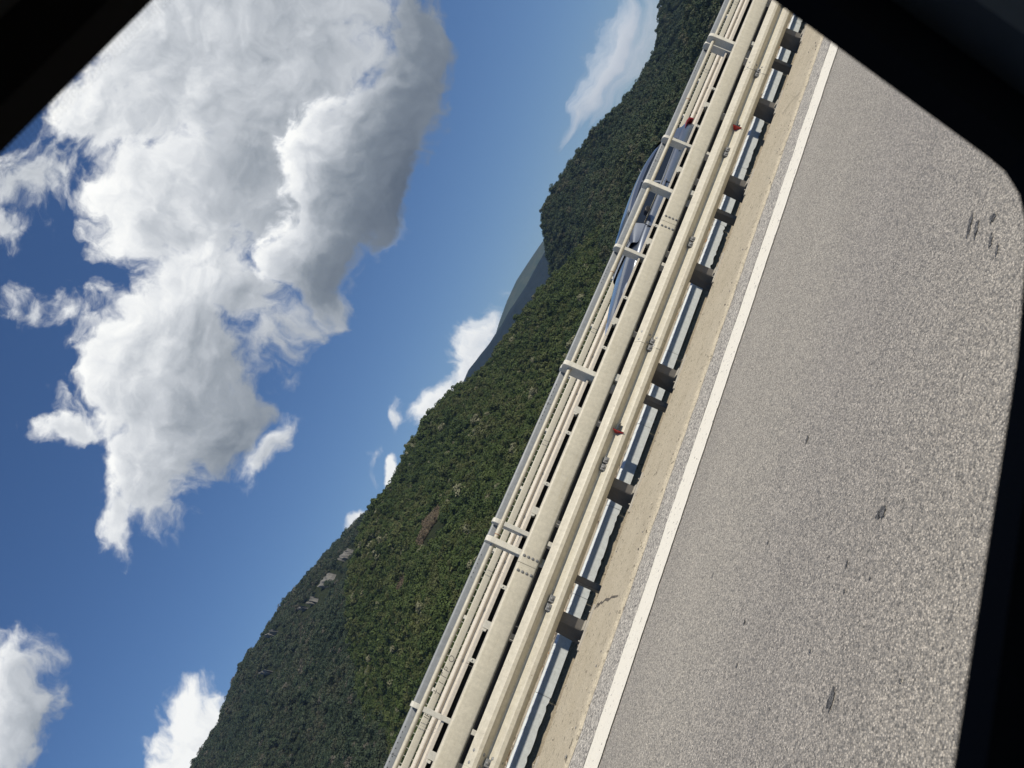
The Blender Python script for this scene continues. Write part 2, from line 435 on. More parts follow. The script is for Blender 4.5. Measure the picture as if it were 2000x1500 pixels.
# dark tar spots on the lane
mb = MB()
def on_road(px, py):
    r = px_ray(px, py); t = -EYE / r[2]; return r[0] * t, r[1] * t
for (px, py, a_, b_) in ((1895, 440, .020, .10), (1908, 447, .018, .09), (1940, 425, .03, .04), (1936, 470, .018, .06), (1948, 490, .012, .05), (1724, 1000, .035, .05), (1716, 1005, .02, .03), (1624, 1366, .028, .075), (1577, 858, .02, .045),
                         (1583, 1272, .010, .014), (1650, 1155, .012, .018), (1440, 1300, .010, .02), (1700, 1130, .01, .012), (1760, 1330, .012, .015), (1655, 1100, .009, .03), (1500, 1060, .01, .02), (1455, 1215, .012, .03)):
    x_, y_ = on_road(px, py); n_ = 26
    rr = [rnd.uniform(.55, 1.1) for i in range(n_)]
    mb.add([(x_ + .65 * b_ * math.cos(6.283 * i / n_) * rr[i], y_ + .65 * a_ * math.sin(6.283 * i / n_) * rr[i], .0035) for i in range(n_)], [tuple(range(n_))])
struct(mb, 'road_stain', asphalt('tar_spot', 165, (.17, .165, .155), (.05, .05, .052), .45, (38, .70)))
mb = MB()
e1 = ragged(XA, 60, .04, .0050, 5.055); e2 = ragged(XA, 60, .04, .0050, 5.435)
for i in range(len(e1) - 1):
    mb.add([(e1[i][0], e1[i][1], .008), (e1[i + 1][0], e1[i + 1][1], .008), (e2[i + 1][0], e2[i + 1][1], .008), (e2[i][0], e2[i][1], .008)], [(0, 1, 2, 3)])
struct(mb, 'road_line', M['line'])
# concrete strip with a broken edge on the road side
mb = MB()
fr = ragged(XA, 60, .05, .013, YC0); bk = ragged(XA, 60, .05, .005, YC1)
for i in range(len(fr) - 1):
    (xa, ya), (xb, yb) = fr[i], fr[i + 1]; ka, kb = bk[i][1], bk[i + 1][1]
    za = zb = ZC
    mb.add([(xa, ya - .02, .006), (xb, yb - .02, .006), (xb, yb + .015, za - .006), (xa, ya + .015, za - .006)], [(0, 1, 2, 3)])
    mb.add([(xa, ya + .015, za - .006), (xb, yb + .015, zb - .006), (xb, yb + .06, za), (xa, ya + .06, zb)], [(0, 1, 2, 3)])
    mb.add([(xa, ya + .06, za), (xb, yb + .06, zb), (xb, kb, zb), (xa, ka, za)], [(0, 1, 2, 3)])
    mb.add([(xa, ka, za), (xb, kb, zb), (xb, kb - .02, zb - .2), (xa, ka - .02, za - .2)], [(0, 1, 2, 3)])
struct(mb, 'kerb', M['conc'])
mb = MB()
def on_kerb(px, py):
    r = px_ray(px, py); t = (ZC - EYE) / r[2]; return r[0] * t, r[1] * t
def crack(pts, w):
    P_ = [on_kerb(*p) for p in pts]; Q = []
    for (xa, ya), (xb, yb) in zip(P_, P_[1:]):
        for q in range(6): Q.append((xa + (xb - xa) * q / 6 + rnd.uniform(-w, w), ya + (yb - ya) * q / 6 + rnd.uniform(-w, w)))
    Q.append(P_[-1])
    for (xa, ya), (xb, yb) in zip(Q, Q[1:]):
        d = Vector((yb - ya, xa - xb)); d = d.normalized() * w * rnd.uniform(.5, 1.2) if d.length > 1e-6 else Vector((w, 0))
        mb.add([(xa - d.x, ya - d.y, ZC + .002), (xa + d.x, ya + d.y, ZC + .002), (xb + d.x, yb + d.y, ZC + .002), (xb - d.x, yb - d.y, ZC + .002)], [(0, 1, 2, 3)])
crack([(1165, 1182), (1182, 1172), (1207, 1164)], .013); crack([(1563, 180), (1546, 198), (1528, 224)], .004); crack([(1500, 262), (1488, 290)], .004)
crack([(1160, 1190), (1172, 1180)], .012); crack([(1344, 690), (1335, 712)], .004); crack([(1290, 900), (1284, 922), (1276, 930)], .003); crack([(1120, 1440), (1112, 1462)], .005)
struct(mb, 'kerb_crack', concrete('crack_filler', (.16, .14, .11), (.09, .08, .07), .8))
mb = MB()
for i in range(420):
    c = rnd.uniform(-1, 14); edge_ = rnd.random()
    py_ = YC0 + abs(rnd.gauss(0, .10)) + .03 if edge_ < .55 else (YC1 - abs(rnd.gauss(0, .12)) - .02 if edge_ < .85 else rnd.uniform(YC0, YC1))
    s_ = rnd.choice((.004, .005, .006, .008, .011)) * rnd.uniform(.7, 1.3)
    p = [(rnd.uniform(.7, 1.2) * s_ * a_, rnd.uniform(.7, 1.2) * s_ * b_, rnd.uniform(.6, 1) * s_ * c_) for a_, b_, c_ in ((1, 0, .4), (0, 1, .4), (-1, 0, .4), (0, -1, .4), (0, 0, 1), (0, 0, -.4))]
    mb.add([(c + q[0], py_ + q[1], ZC + q[2]) for q in p], [(0, 1, 4), (1, 2, 4), (2, 3, 4), (3, 0, 4), (1, 0, 5), (2, 1, 5), (3, 2, 5), (0, 3, 5)], rnd.choice((0, 0, 1, 2)))
gv = mb.build('gravel', [plain('pebble_pale', (.52, .46, .34), .9), plain('pebble_grey', (.25, .24, .22), .9), plain('pebble_dark', (.10, .095, .09), .9)])
tag(gv, 'loose pebbles scattered along both edges of the concrete kerb strip', 'gravel', kind='stuff')
mb = MB().box(XA, XB, -9, 7.10, -1.6, -.02)
struct(mb, 'bridge_deck', M['slab'])
# second deck: kerb, carriageway
mb = MB().prism_x([(8.24, -1.6), (9.25, -1.6), (9.25, -.07), (9.22, .09), (9.15, .118), (8.24, .118)], XA, XB)
struct(mb, 'opposite_kerb', M['conc2'])
mb = MB().prism_x([(9.25, -1.6), (23.2, -1.6), (23.2, .09), (9.25, -.055)], XA, XB)
struct(mb, 'opposite_road', M['asph'])
mb = MB().prism_x([(21.4, .08), (23.2, .10), (23.2, .19), (21.45, .17)], XA, XB)
struct(mb, 'outer_kerb', M['conc2'])

# painted steel sheets along the edge of the second deck, torn along the bottom
YF = 8.18
sheet_root = empty('edge_sheeting', (0, YF, 0), 'pale painted steel sheets with torn lower edge along the kerb behind the posts', 'edge sheeting')
x = -9.0; k = 0
while x < 34:
    L = 1.06 + .02 * rnd.random(); x1 = x + L - .005
    mb = MB(); n = 26; bot = []; v = 0
    torn = rnd.random() < .22
    for i in range(n + 1):
        if torn: v = .9 * v + rnd.uniform(-.002, .002); jag = rnd.choice((0, 0, 0, .008, .016, .024)) * rnd.random()
        else: v = 0; jag = 0
        bot.append(-.038 + v + jag)
    for i in range(n):
        xa = x + (x1 - x) * i / n; xb = x + (x1 - x) * (i + 1) / n
        for (ya, yb) in ((0, .003),):
            mb.add([(xa, ya, bot[i]), (xb, ya, bot[i + 1]), (xb, ya, .098), (xa, ya, .098)], [(0, 1, 2, 3)])
            mb.add([(xa, 0, .098), (xb, 0, .098), (xb, .03, .124), (xa, .03, .124)], [(0, 1, 2, 3)])
            mb.add([(xa, .03, .124), (xb, .03, .124), (xb, .075, .122), (xa, .075, .122)], [(0, 1, 2, 3)])
    s = mb.build('sheet', M['sheet'], sheet_root)
    sm = s.modifiers.new('thick', 'SOLIDIFY'); sm.thickness = .003
    x = x + L; k += 1

# leaf and rust litter on the kerb behind the sheets
mb = MB()
for c in range(60):
    cx = rnd.uniform(-3, 18); num = rnd.randint(3, 16)
    for j in range(num):
        px = cx + rnd.gauss(0, .12); py = rnd.uniform(8.26, 8.48); s = rnd.uniform(.012, .035); a = rnd.uniform(0, 6.28); z = .121 + rnd.uniform(.0, .03)
        p = [(px + s * 1.6 * math.cos(a + t) * (1 if q % 2 else .7), py + s * .8 * math.sin(a + t), z + rnd.uniform(-.004, .02)) for q, t in enumerate((0, 1.6, 3.1, 4.7))]
        mb.add(p, [(0, 1, 2, 3)], rnd.choice((0, 0, 1, 2)))
lit = mb.build('litter', [plain('dry_leaf_brown', (.28, .14, .05), .8), plain('dry_leaf_dark', (.07, .045, .03), .8), plain('dry_leaf_pale', (.55, .45, .33), .8)])
tag(lit, 'dry brown leaves and rust flakes lying along the far kerb edge', 'litter', kind='stuff')


# ------------------------------------------------------------------ guard rails
def wave(y0, zt, sgn=1, t=.004, d=.070):
    """corrugated rail section, crest towards -y*sgn; y0 = back plane"""
    zs = [0, .012, .050, .068, .102, .112, .152, .160, .174, .182, .222, .238, .274, .286, .318, .324]
    ds = [0.08, .20, .86, 1, 1, .90, .14, 0, 0, .14, .86, 1, 1, .90, .25, 0.1]
    f = [(y0 - sgn * d * q, zt - z) for z, q in zip(zs, ds)]
    b = [(y + sgn * t, z) for y, z in f][::-1]
    return f + b


def round_rect(y0, y1, z0, z1, r=.028, n=4):
    pts = []
    for (cy, cz, a0) in ((y1 - r, z1 - r, 0), (y0 + r, z1 - r, 90), (y0 + r, z0 + r, 180), (y1 - r, z0 + r, 270)):
        for i in range(n + 1):
            a = R(a0 + 90 * i / n); pts.append((cy + r * math.cos(a), cz + r * math.sin(a)))
    return pts


def shade_auto(o, ang=35):
    me = o.data
    me.polygons.foreach_set('use_smooth', [True] * len(me.polygons))
    bm = bmesh.new(); bm.from_mesh(me)
    for e in bm.edges:
        if len(e.link_faces) == 2 and e.calc_face_angle() > R(ang): e.smooth = False
    bm.to_mesh(me); bm.free()


def beam_panel(L, prof, zc, yf, bm_):
    mb = MB().prism_x(prof, .002, L - .002)
    if True:
        for xe in (.075, L - .075):
            for j in range(4):
                mb.dome((xe, yf + .001, zc + .066 - .044 * j), (0, -1, 0), .0145, .013, mi=1)
        mb.prism_x([(yf + .004, zc - .09), (yf + .09, zc - .09), (yf + .09, zc + .09), (yf + .004, zc + .09)], L - .06, L + .06, mi=2)
    o = mb.build('box_beam', bm_); shade_auto(o); return o


def rail_panel(L, prof, zt, y0, d, mats):
    mb = MB().prism_x(prof, 0, L)
    # lapped end, proud of the next panel, with splice bolts
    p2 = [(y - .005, z) for y, z in prof]
    mb.prism_x(p2, L - .004, L + .16)
    for xe in (.03, .13):
        for z in (zt - .04, zt - .21): mb.dome((L + xe, y0 - d * .55 - .004, z), (0, -.8, .6), .016, .012, mi=1)
        for z in (zt - .125, zt - .29): mb.dome((L + xe, y0 - d * .6 - .004, z), (0, -.8, -.6), .016, .012, mi=1)
    o = mb.build('corrugated_rail', mats); shade_auto(o, 28); return o


def near_barrier():
    root = empty('median_guardrail', (0, 7.2, 0), 'cream steel guardrail nearest the road, box beam over a corrugated rail with red reflectors', 'guardrail', 'guardrails of the two bridge decks')
    def P(o, loc): o.parent = root; o.location = loc; return o
    y = 0.0
    # box beam
    L = 4.364
    proto = beam_panel(L, round_rect(0, .10, .640, .846), .743, 0, [M['cream'], M['bolt'], M['black']])
    P(proto, (1.52 - 3 * L, 0, 0))
    for i in range(-2, 7): copy_part(proto, (1.52 + i * L, 0, 0), root)
    # corrugated rail
    L2 = 4.40
    pr = rail_panel(L2, wave(-.09, .610), .610, -.09, .070, [M['cream_light'], M['bolt']])
    P(pr, (4.24 - 4 * L2 - .08, 0, 0))
    for i in range(-3, 7): copy_part(pr, (4.24 + i * L2 - .08, 0, 0), root)
    # rail posts on the deck edge
    mb = MB()
    mb.box(-.045, .045, .0, .006, -.12, .585)           # front flange
    mb.box(-.040, -.034, .006, .11, -.12, .585)         # web
    mb.box(-.045, .03, .11, .116, -.12, .585)
    mb.box(-.04, .04, -.086, .0, .40, .46)              # spacer to the rail
    mb.add([(-.045, .001, .34), (-.045, .001, .0), (-.15, .16, -.05), (-.12, .16, .34), (-.052, .001, .34), (-.052, .001, .0), (-.156, .16, -.05), (-.126, .16, .34)],
           [(0, 1, 2, 3), (4, 7, 6, 5), (0, 4, 5, 1), (1, 5, 6, 2), (2, 6, 7, 3), (3, 7, 4, 0)])
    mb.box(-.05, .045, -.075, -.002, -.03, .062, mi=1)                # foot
    post = P(mb.build('post', [M['post_shaded'], M['poststeel']], bevel=.003), (1.226, 0, 0))
    mb = MB()
    mb.box(-.24, .20, -.125, -.095, .02, .052)
    mb.tube((-.16, -.11, .05), (-.16, -.11, .070), .007); mb.tube((.12, -.11, .05), (.12, -.11, .068), .007)
    base = P(mb.build('base_plate', M['poststeel'], bevel=.004), (1.226, 0, 0))
    mb = MB()
    for xo in (-.075, .008):
        mb.box(xo, xo + .066, -.135, -.100, .405, .452)
        mb.dome((xo + .033, -.135, .43), (0, -1, 0), .016, .014)
    cl = P(mb.build('clamp', M['bolt'], bevel=.003), (1.265, 0, 0))
    for i in range(-9, 22):
        if i == 0: continue
        copy_part(post, (1.226 + 1.413 * i, 0, 0), root); copy_part(base, (1.226 + 1.413 * i + rnd.uniform(-.05, .05), 0, 0), root)
        copy_part(cl, (1.265 + 1.463 * i, 0, 0), root)
    # tall posts carrying the handrail
    prof = [(-.075, .56), (-.075, 1.16), (-.068, 1.195), (-.045, 1.212), (-.01, 1.214), (.035, 1.214), (.05, 1.206), (.05, .56)]
    mb = MB().prism_x(prof, -.03, .03).box(-.03, .03, -.075, .05, -.3, .56, mi=1)  # lower length painted dark as if shaded by the rail
    tall = mb.build('tall_post', [M['white'], M['post_shaded']], bevel=.006); P(tall, (1.63, .18, 0))
    xs = [-1.15, -3.9, -6.7, 3.715, 6.43, 9.22, 11.95, 14.7, 16.8, 19.5, 22.3, 25.0, 27.1]
    for q in xs: copy_part(tall, (q, .18, 0), root)
    # handrail pipe in lengths, with sleeves
    allx = sorted(xs + [1.63])
    for a, b in zip(allx, allx[1:]):
        mb = MB().tube((a + .028, .175, 1.123), (b - .028, .175, 1.123), .0225, 18)
        o = mb.build('handrail', M['cream_light'], root); shade_auto(o, 40)
    for q in (1.76, 8.05, 5.1, -2.3, 13.2):
        mb = MB().tube((q - .05, .175, 1.123), (q + .05, .175, 1.123), .0255, 18); mb.tube((q - .056, .175, 1.123), (q - .05, .175, 1.123), .025, 18, mi=1)
        o = mb.build('pipe_sleeve', [M['cream_light'], plain('rust', (.32, .13, .05), .9)], root); shade_auto(o, 40)
    # red reflectors in the valley of the rail
    mb = MB().prism_x([(-.172, .485), (-.172, .372), (-.1, .412), (-.1, .446)], 0, .006)
    mb.prism_x([(-.175, .490), (-.175, .367), (-.0965, .408), (-.0965, .450)], .0065, .012, mi=1)
    mb.prism_x([(-.165, .425), (-.165, .432), (-.1, .432), (-.1, .425)], .013, .10, mi=1)
    rf = P(mb.build('reflector', [M['red'], M['black']]), (3.09, 0, 0))
    for i in (-2, -1, 1, 2, 3, 4): copy_part(rf, (3.09 + 4.43 * i, 0, 0), root)
    # short struts between the two beams
    mb = MB().box(-.035, .035, .02, .06, .58, .66)
    st = P(mb.build('strut', M['white']), (3.75, 0, 0))
    for q in xs[3:]: copy_part(st, (q + .02, 0, 0), root)
    return root


def back_barrier():
    Y = 8.62
    root = empty('opposite_guardrail', (0, Y, 0), 'guardrail of the opposite carriageway seen from behind, dark hollow channel beam and grey top rail', 'guardrail', 'guardrails of the two bridge decks')
    def P(o, loc): o.parent = root; o.location = loc; return o
    t = .005; z0, z1 = .64, .868; D = .16; lip = .027
    outer = [(0, z1 - lip), (0, z1), (D, z1), (D, z0), (0, z0), (0, z0 + lip)]
    inner = [(t, z0 + lip), (t, z0 + t), (D - t, z0 + t), (D - t, z1 - t), (t, z1 - t), (t, z1 - lip)]
    L = 4.36
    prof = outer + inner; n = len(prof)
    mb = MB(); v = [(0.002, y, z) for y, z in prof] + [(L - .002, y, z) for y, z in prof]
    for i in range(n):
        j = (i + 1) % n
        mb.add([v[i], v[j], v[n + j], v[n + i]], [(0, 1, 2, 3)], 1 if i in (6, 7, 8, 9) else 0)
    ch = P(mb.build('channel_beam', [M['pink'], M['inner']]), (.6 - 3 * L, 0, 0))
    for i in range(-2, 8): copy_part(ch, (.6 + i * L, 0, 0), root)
    L2 = 4.4
    prof = [(D + .09 - (y - 0), z) for y, z in wave(0, .602)]
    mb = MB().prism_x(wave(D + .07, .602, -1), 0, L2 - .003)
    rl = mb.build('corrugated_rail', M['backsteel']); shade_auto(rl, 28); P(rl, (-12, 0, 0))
    for i in range(1, 11): copy_part(rl, (-12 + i * L2, 0, 0), root)
    # posts with brackets in the channel
    mb = MB()
    mb.box(-.05, .035, -.004, .0, z0 - .1, z1 - .008); mb.box(-.05, -.044, 0, .13, .16, z1 - .008); mb.box(-.05, .035, .13, .136, .16, z1 - .1)
    mb.box(-.085, -.055, -.012, .04, z1 - .060, z1 - .016); mb.tube((-.075, -.03, z1 - .05), (-.075, .0, z1 - .05), .009)
    br = P(mb.build('post', M['white'], bevel=.002), (-.34, 0, 0))
    for i in range(-6, 24):
        if i: copy_part(br, (-.34 + 1.394 * i, 0, 0), root)
    mb = MB().box(-.022, .022, -.003, .02, z0, z1 - .01); mb.dome((.0, -.003, z1 - .04), (0, -1, 0), .01, .01)
    sf = P(mb.build('stiffener', M['white'], bevel=.002), (.648, 0, 0))
    for q in (1.488, 2.795, 3.503, 4.79, 5.616, 6.91, 8.93, 9.77, 12.2, 13.0, 15.1, -.9, -2.2):
        copy_part(sf, (q, 0, 0), root)
    # tall posts and the grey top rail
    prof = [(-.02, .16), (-.02, 1.17), (-.012, 1.215), (.012, 1.232), (.05, 1.238), (.10, 1.236), (.115, 1.22), (.115, .16)]
    mb = MB().prism_x(prof, -.028, .028)
    tp = P(mb.build('tall_post', M['white'], bevel=.006), (.012, -.01, 0))
    for q in (2.14, 4.30, 6.33, 8.48, 10.64, 12.8, 15.0, 17.1, 19.3, 21.5, 23.7, -2.15, -4.3, -6.5): copy_part(tp, (q, -.01, 0), root)
    L = 4.3
    mb = MB().prism_x(round_rect(.115, .175, 1.112, 1.222, .022), .002, L - .002)
    for g in (.15, 2.1, L - .15):
        for j in range(6):
            mb.tube((g - .14 + .055 * j, .1145, 1.195 - .004 * (j % 2)), (g - .14 + .055 * j, .1125, 1.195 - .004 * (j % 2)), .006, 8, mi=1)
    tr = mb.build('top_rail', [M['galv'], M['black']]); shade_auto(tr); P(tr, (-9.1, 0, 0))
    for i in range(1, 10): copy_part(tr, (-9.1 + i * L, 0, 0), root)
    return root


def far_barrier():
    Y, Z = 22.0, .10
    root = empty('outer_guardrail', (0, Y, Z), 'distant cream guardrail on the outer bridge edge, pen writing along its box beam', 'guardrail', 'guardrails of the two bridge decks')
    def P(o, loc): o.parent = root; o.location = loc; return o
    L = 4.34
    proto = P(beam_panel(L, round_rect(0, .10, .640, .842), .741, 0, [M['cream'], M['bolt'], M['black']]), (-.36 - 4 * L, 0, 0))
    for i in range(-3, 17): copy_part(proto, (-.36 + i * L, 0, 0), root)
    pr = P(rail_panel(4.4, wave(-.09, .610), .610, -.09, .070, [M['pink'], M['bolt']]), (-18, 0, 0))
    for i in range(1, 21): copy_part(pr, (-18 + 4.4 * i, 0, 0), root)
    mb = MB().box(-.05, .05, -.06, .09, .05, .90)
    po = P(mb.build('post', M['white'], bevel=.004), (-1.48, .13, 0))
    mb = MB(); mb.box(-.06, .03, -.112, -.088, .40, .45); mb.dome((-.015, -.112, .425), (0, -1, 0), .015, .014)
    cl = P(mb.build('clamp', M['bolt']), (.1, 0, 0))
    for i in range(-6, 34):
        if i: copy_part(po, (-1.48 + 2.05 * i, .13, 0), root); copy_part(cl, (.1 + 1.45 * i, 0, 0), root)
    # pen writing on the box beam
    for s, xx, sz in (("IR.", -.17, .165), ("\u2020", .46, .21), ("I", .76, .17), ("\u0393", .93, .17), ("P", 1.10, .17), ("O", 1.36, .17)):
        fc = bpy.data.curves.new('letter', 'FONT'); fc.body = s; fc.size = sz * 1.35; fc.shear = .12; fc.offset = -.004
        to = bpy.data.objects.new('writing', fc); COL.objects.link(to)
        me = bpy.data.meshes.new_from_object(to); bpy.data.objects.remove(to)
        o = bpy.data.objects.new('writing', me); COL.objects.link(o); me.materials.clear(); me.materials.append(M['black'])
        o.parent = root; o.location = (xx, -.003, .67); o.rotation_euler = (R(90), 0, 0)
    return root


def bar_railing():
    root = empty('bar_railing', (0, 22.5, .19), 'thin upright bar railing just behind the distant outer guardrail', 'railing')
    n = 11; w = .195
    mb = MB()
    for i in range(n): mb.box(i * w - .007, i * w + .007, -.007, .007, .06, .815)
    mb.box(-.03, n * w, -.012, .012, .04, .06); mb.box(-.03, n * w, -.012, .012, .70, .712)
    p = mb.build('railing_panel', M['white'], root); p.location = (-8.6, 0, 0)
    for i in range(1, 38): copy_part(p, (-8.6 + i * n * w, 0, 0), root)


near_barrier(); back_barrier(); far_barrier(); bar_railing()


# ------------------------------------------------------------------ the oncoming car
def oncoming_car():
    cx, cy = 0.0, 12.9
    root = empty('sedan', (0, cy, -.02), 'blue grey saloon car driving past behind the guardrails', 'car')
    carp = plain('blue_grey_car_paint', (.125, .14, .165), .30, .5, coat=1.0)
    glass = plain('tinted_car_glass', (.012, .016, .02), .06, 0, .6)
    blackp = plain('black_trim', (.012, .012, .013), .5)
    chrome = plain('chrome', (.7, .7, .7), .12, 1.0)
    S = [(7.74, .52, .70, .60), (7.80, .66, .76, .65), (7.95, .76, .83, .70), (8.35, .85, .91, .78), (8.9, .885, .985, .87), (9.3, .895, 1.03, .91), (10.0, .90, 1.0, .93), (10.9, .90, 1.0, .95),
         (11.6, .90, 1.03, .975), (12.1, .885, 1.08, 1.0), (12.4, .85, 1.08, 1.005), (12.56, .80, 1.03, .97), (12.62, .72, .96, .90)]
    ring = []
    for (x, w, zt, zb) in S:
        arch = min(abs(x - 8.62), abs(x - 11.45))
        half = [(0.0, .20), (w * .82, .20), (w * .97, .30), (w, .48), (w * .985, .62), (w * 1.0, zb - .14), (w * .965, zb - .03), (w * .90, zb + .015), (w * .62, zt - .012), (w * .3, zt), (0.0, zt + .004)]
        ring.append([(x, y, z) for y, z in half] + [(x, -y, z) for y, z in half[-2:0:-1]])
    n = len(ring[0]); mb = MB()
    v = [p for r_ in ring for p in r_]
    fs = [(i * n + j, i * n + (j + 1) % n, (i + 1) * n + (j + 1) % n, (i + 1) * n + j) for i in range(len(S) - 1) for j in range(n)]
    fs += [tuple(range(n)), tuple(range((len(S) - 1) * n, len(S) * n))]
    mb.add(v, fs)
    body = mb.build('body', carp, root, smooth=True)
    sb = body.modifiers.new('sub', 'SUBSURF'); sb.levels = sb.render_levels = 2
    # cabin
    G = [(9.12, 1.035), (9.35, 1.145), (9.75, 1.275), (10.2, 1.375), (10.7, 1.425), (11.2, 1.435), (11.6, 1.40), (11.95, 1.325), (12.2, 1.22), (12.4, 1.10)]
    def sect(x, zt):
        zb = np.interp(x, [s[0] for s in S], [s[3] for s in S]) - .005
        k = min(1.0, max(0.0, (zt - 1.03) / .40)); wb = .83 if x < 12 else .83 - .2 * (x - 12)
        wt_ = wb - .05 - .20 * k
        zz = max(zt - .055 * k - .01, zb + .01)
        return wb, zb, wt_, zz
    rows = []
    for x, zt in G:
        wb, zb, w2, zz = sect(x, zt)
        half = [(wb, zb), (wb - (wb - w2) * .5 + .012, (zb + zz) / 2), (w2, zz), (w2 * .72, zt - .012), (w2 * .36, zt - .002), (0, zt)]
        rows.append([(x, y, z) for y, z in half] + [(x, -y, z) for y, z in half[-2::-1]])
    n = len(rows[0]); mb = MB().add([p for r_ in rows for p in r_], [(i * n + j, i * n + j + 1, (i + 1) * n + j + 1, (i + 1) * n + j) for i in range(len(G) - 1) for j in range(n - 1)])
    cab = mb.build('cabin', carp, root, smooth=True); sb = cab.modifiers.new('sub', 'SUBSURF'); sb.levels = sb.render_levels = 2
    gz = lambda x: float(np.interp(x, [g[0] for g in G], [g[1] for g in G]))
    def side_glass(x0, x1, sgn, name):
        mb = MB(); N = 12; pts = []
        for i in range(N + 1):
            x = x0 + (x1 - x0) * i / N; wb, zb, w2, zz = sect(x, gz(x)); col = []
            for tt in (.06, .4, .7, .90):
                y = wb + (w2 - wb) * tt + .010 * math.sin(math.pi * tt) + .010; col.append((x, sgn * y, zb + (zz - zb) * tt))
            pts += col
        mb.add(pts, [(i * 4 + j, i * 4 + j + 1, (i + 1) * 4 + j + 1, (i + 1) * 4 + j) for i in range(N) for j in range(3)])
        mb.build(name, glass, root, smooth=True)
    for sgn in (-1, 1):
        side_glass(9.62, 10.72, sgn, 'side_window'); side_glass(10.78, 11.98, sgn, 'side_window')
    for (xa, xb, nm) in ((9.2, 10.0, 'windscreen'), (11.85, 12.34, 'rear_window')):
        mb = MB(); N = 8; pts = []
        for i in range(N + 1):
            x = xa + (xb - xa) * i / N; zt = gz(x); wb, zb, w2, zz = sect(x, zt)
            for q in (-.9, -.7, -.36, 0, .36, .7, .9):
                dz = .012 * (abs(q) / .72) ** 2; pts.append((x, w2 * q, zt - dz + .008))
        mb.add(pts, [(i * 7 + j, i * 7 + j + 1, (i + 1) * 7 + j + 1, (i + 1) * 7 + j) for i in range(N) for j in range(6)])
        mb.build(nm, glass, root, smooth=True)
    # wheels
    for x in (8.62, 11.45):
        for sgn in (-1, 1):
            mb = MB().tube((x, sgn * .70, .33), (x, sgn * .905, .33), .33, 28)
            w = mb.build('wheel', blackp, root, bevel=.02)
            mb = MB().tube((x, sgn * .905, .33), (x, sgn * .915, .33), .22, 20); mb.build('rim', plain('alloy', (.4, .4, .42), .3, .9), w)
    # lights, mirrors, handles, aerial
    for sgn in (-1, 1):
        mb = MB().prism_y([(12.30, .935), (12.50, .972), (12.620, .945), (12.640, .84), (12.60, .84), (12.57, .915), (12.48, .94)], sgn * .60, sgn * .866); mb.build('tail_light', plain('tail_red', (.20, .010, .014), .3), root, bevel=.012)
        mb = MB().prism_y([(7.80, .63), (7.84, .72), (8.12, .80), (8.22, .79), (8.05, .70)], sgn * .62, sgn * .815); mb.build('headlight', plain('lamp_glass', (.5, .52, .55), .1, .3), root, bevel=.015)
        mb = MB().prism_y([(9.72, .955), (9.74, 1.02), (9.80, 1.045), (9.87, 1.03), (9.89, .965), (9.82, .94)], sgn * .90, sgn * 1.05); mb.build('wing_mirror', blackp, root, bevel=.02)
        for x in (10.60, 11.62):
            mb = MB().prism_y([(x, .865), (x, .885), (x + .20, .895), (x + .20, .872)], sgn * .892, sgn * .925); mb.build('door_handle', chrome, root, bevel=.006)
        mb = MB().box(9.62, 11.98, sgn * .842 - .008, sgn * .842 + .008, .935, .947); mb.build('chrome_strip', chrome, root)
        mb = MB()
        for xs in (9.55, 10.74, 11.75): mb.box(xs, xs + .005, sgn * .895 - .012, sgn * .895 + .012, .38, .90)
        mb.build('door_gap', blackp, root)
    mb = MB().tube((11.5, 0, 1.42), (11.57, 0, 1.49), .02, 8, r2=.006); mb.build('aerial', blackp, root)
    return root


oncoming_car()


# ------------------------------------------------------------------ hills
def fbm1(x, seed, octs=5, f0=1.0, g=.5):
    r_ = np.random.RandomState(seed); out = np.zeros_like(x); a = 1.0
    for o in range(octs):
        tb = r_.rand(4096) * 2 - 1; t = x * f0 + r_.rand() * 100; i = np.floor(t).astype(int); f = t - i; f = f * f * (3 - 2 * f)
        out += a * (tb[i % 4096] * (1 - f) + tb[(i + 1) % 4096] * f); a *= g; f0 *= 2
    return out


def fbm2(x, y, seed, octs=5, f0=1.0, g=.5):
    r_ = np.random.RandomState(seed); out = np.zeros_like(x); a = 1.0
    for o in range(octs):
        tb = r_.rand(256, 256) * 2 - 1; tx = x * f0 + r_.rand() * 50 + 1000; ty = y * f0 + r_.rand() * 50 + 1000
        ix = np.floor(tx).astype(int); iy = np.floor(ty).astype(int); fx = tx - ix; fy = ty - iy; fx = fx * fx * (3 - 2 * fx); fy = fy * fy * (3 - 2 * fy)
        q = lambda i, j: tb[(ix + i) % 256, (iy + j) % 256]
        out += a * ((q(0, 0) * (1 - fx) + q(1, 0) * fx) * (1 - fy) + (q(0, 1) * (1 - fx) + q(1, 1) * fx) * fy); a *= g; f0 *= 2
    return out


def hill_material(name, c1, c2, scale, rock=None):
    def b(h, bs, co):
        n = h.noise(co, scale, 8, .65); n2 = h.noise(co, scale * .12, 4, .6)
        col = h.mix(h.smooth(n, .35, .68), c1, c2)
        k = h.m('MULTIPLY_ADD', h.m('SUBTRACT', n2, .5), 1.1, 1.0)
        col = h.mix(1.0, col, h.n('ShaderNodeCombineXYZ', inp={0: k, 1: k, 2: k}).outputs[0], 'MULTIPLY')
        if rock:
            st = h.noise(h.v('MULTIPLY', co, (1, 1, 2.2)), .012, 6, .6)
            col = h.mix(h.smooth(st, rock, rock + .03), col, (.22, .20, .17))
        setc(h, bs, col, .95, 0, n, 1.0, 4.0, spec=.1)
    return mat(name, b)


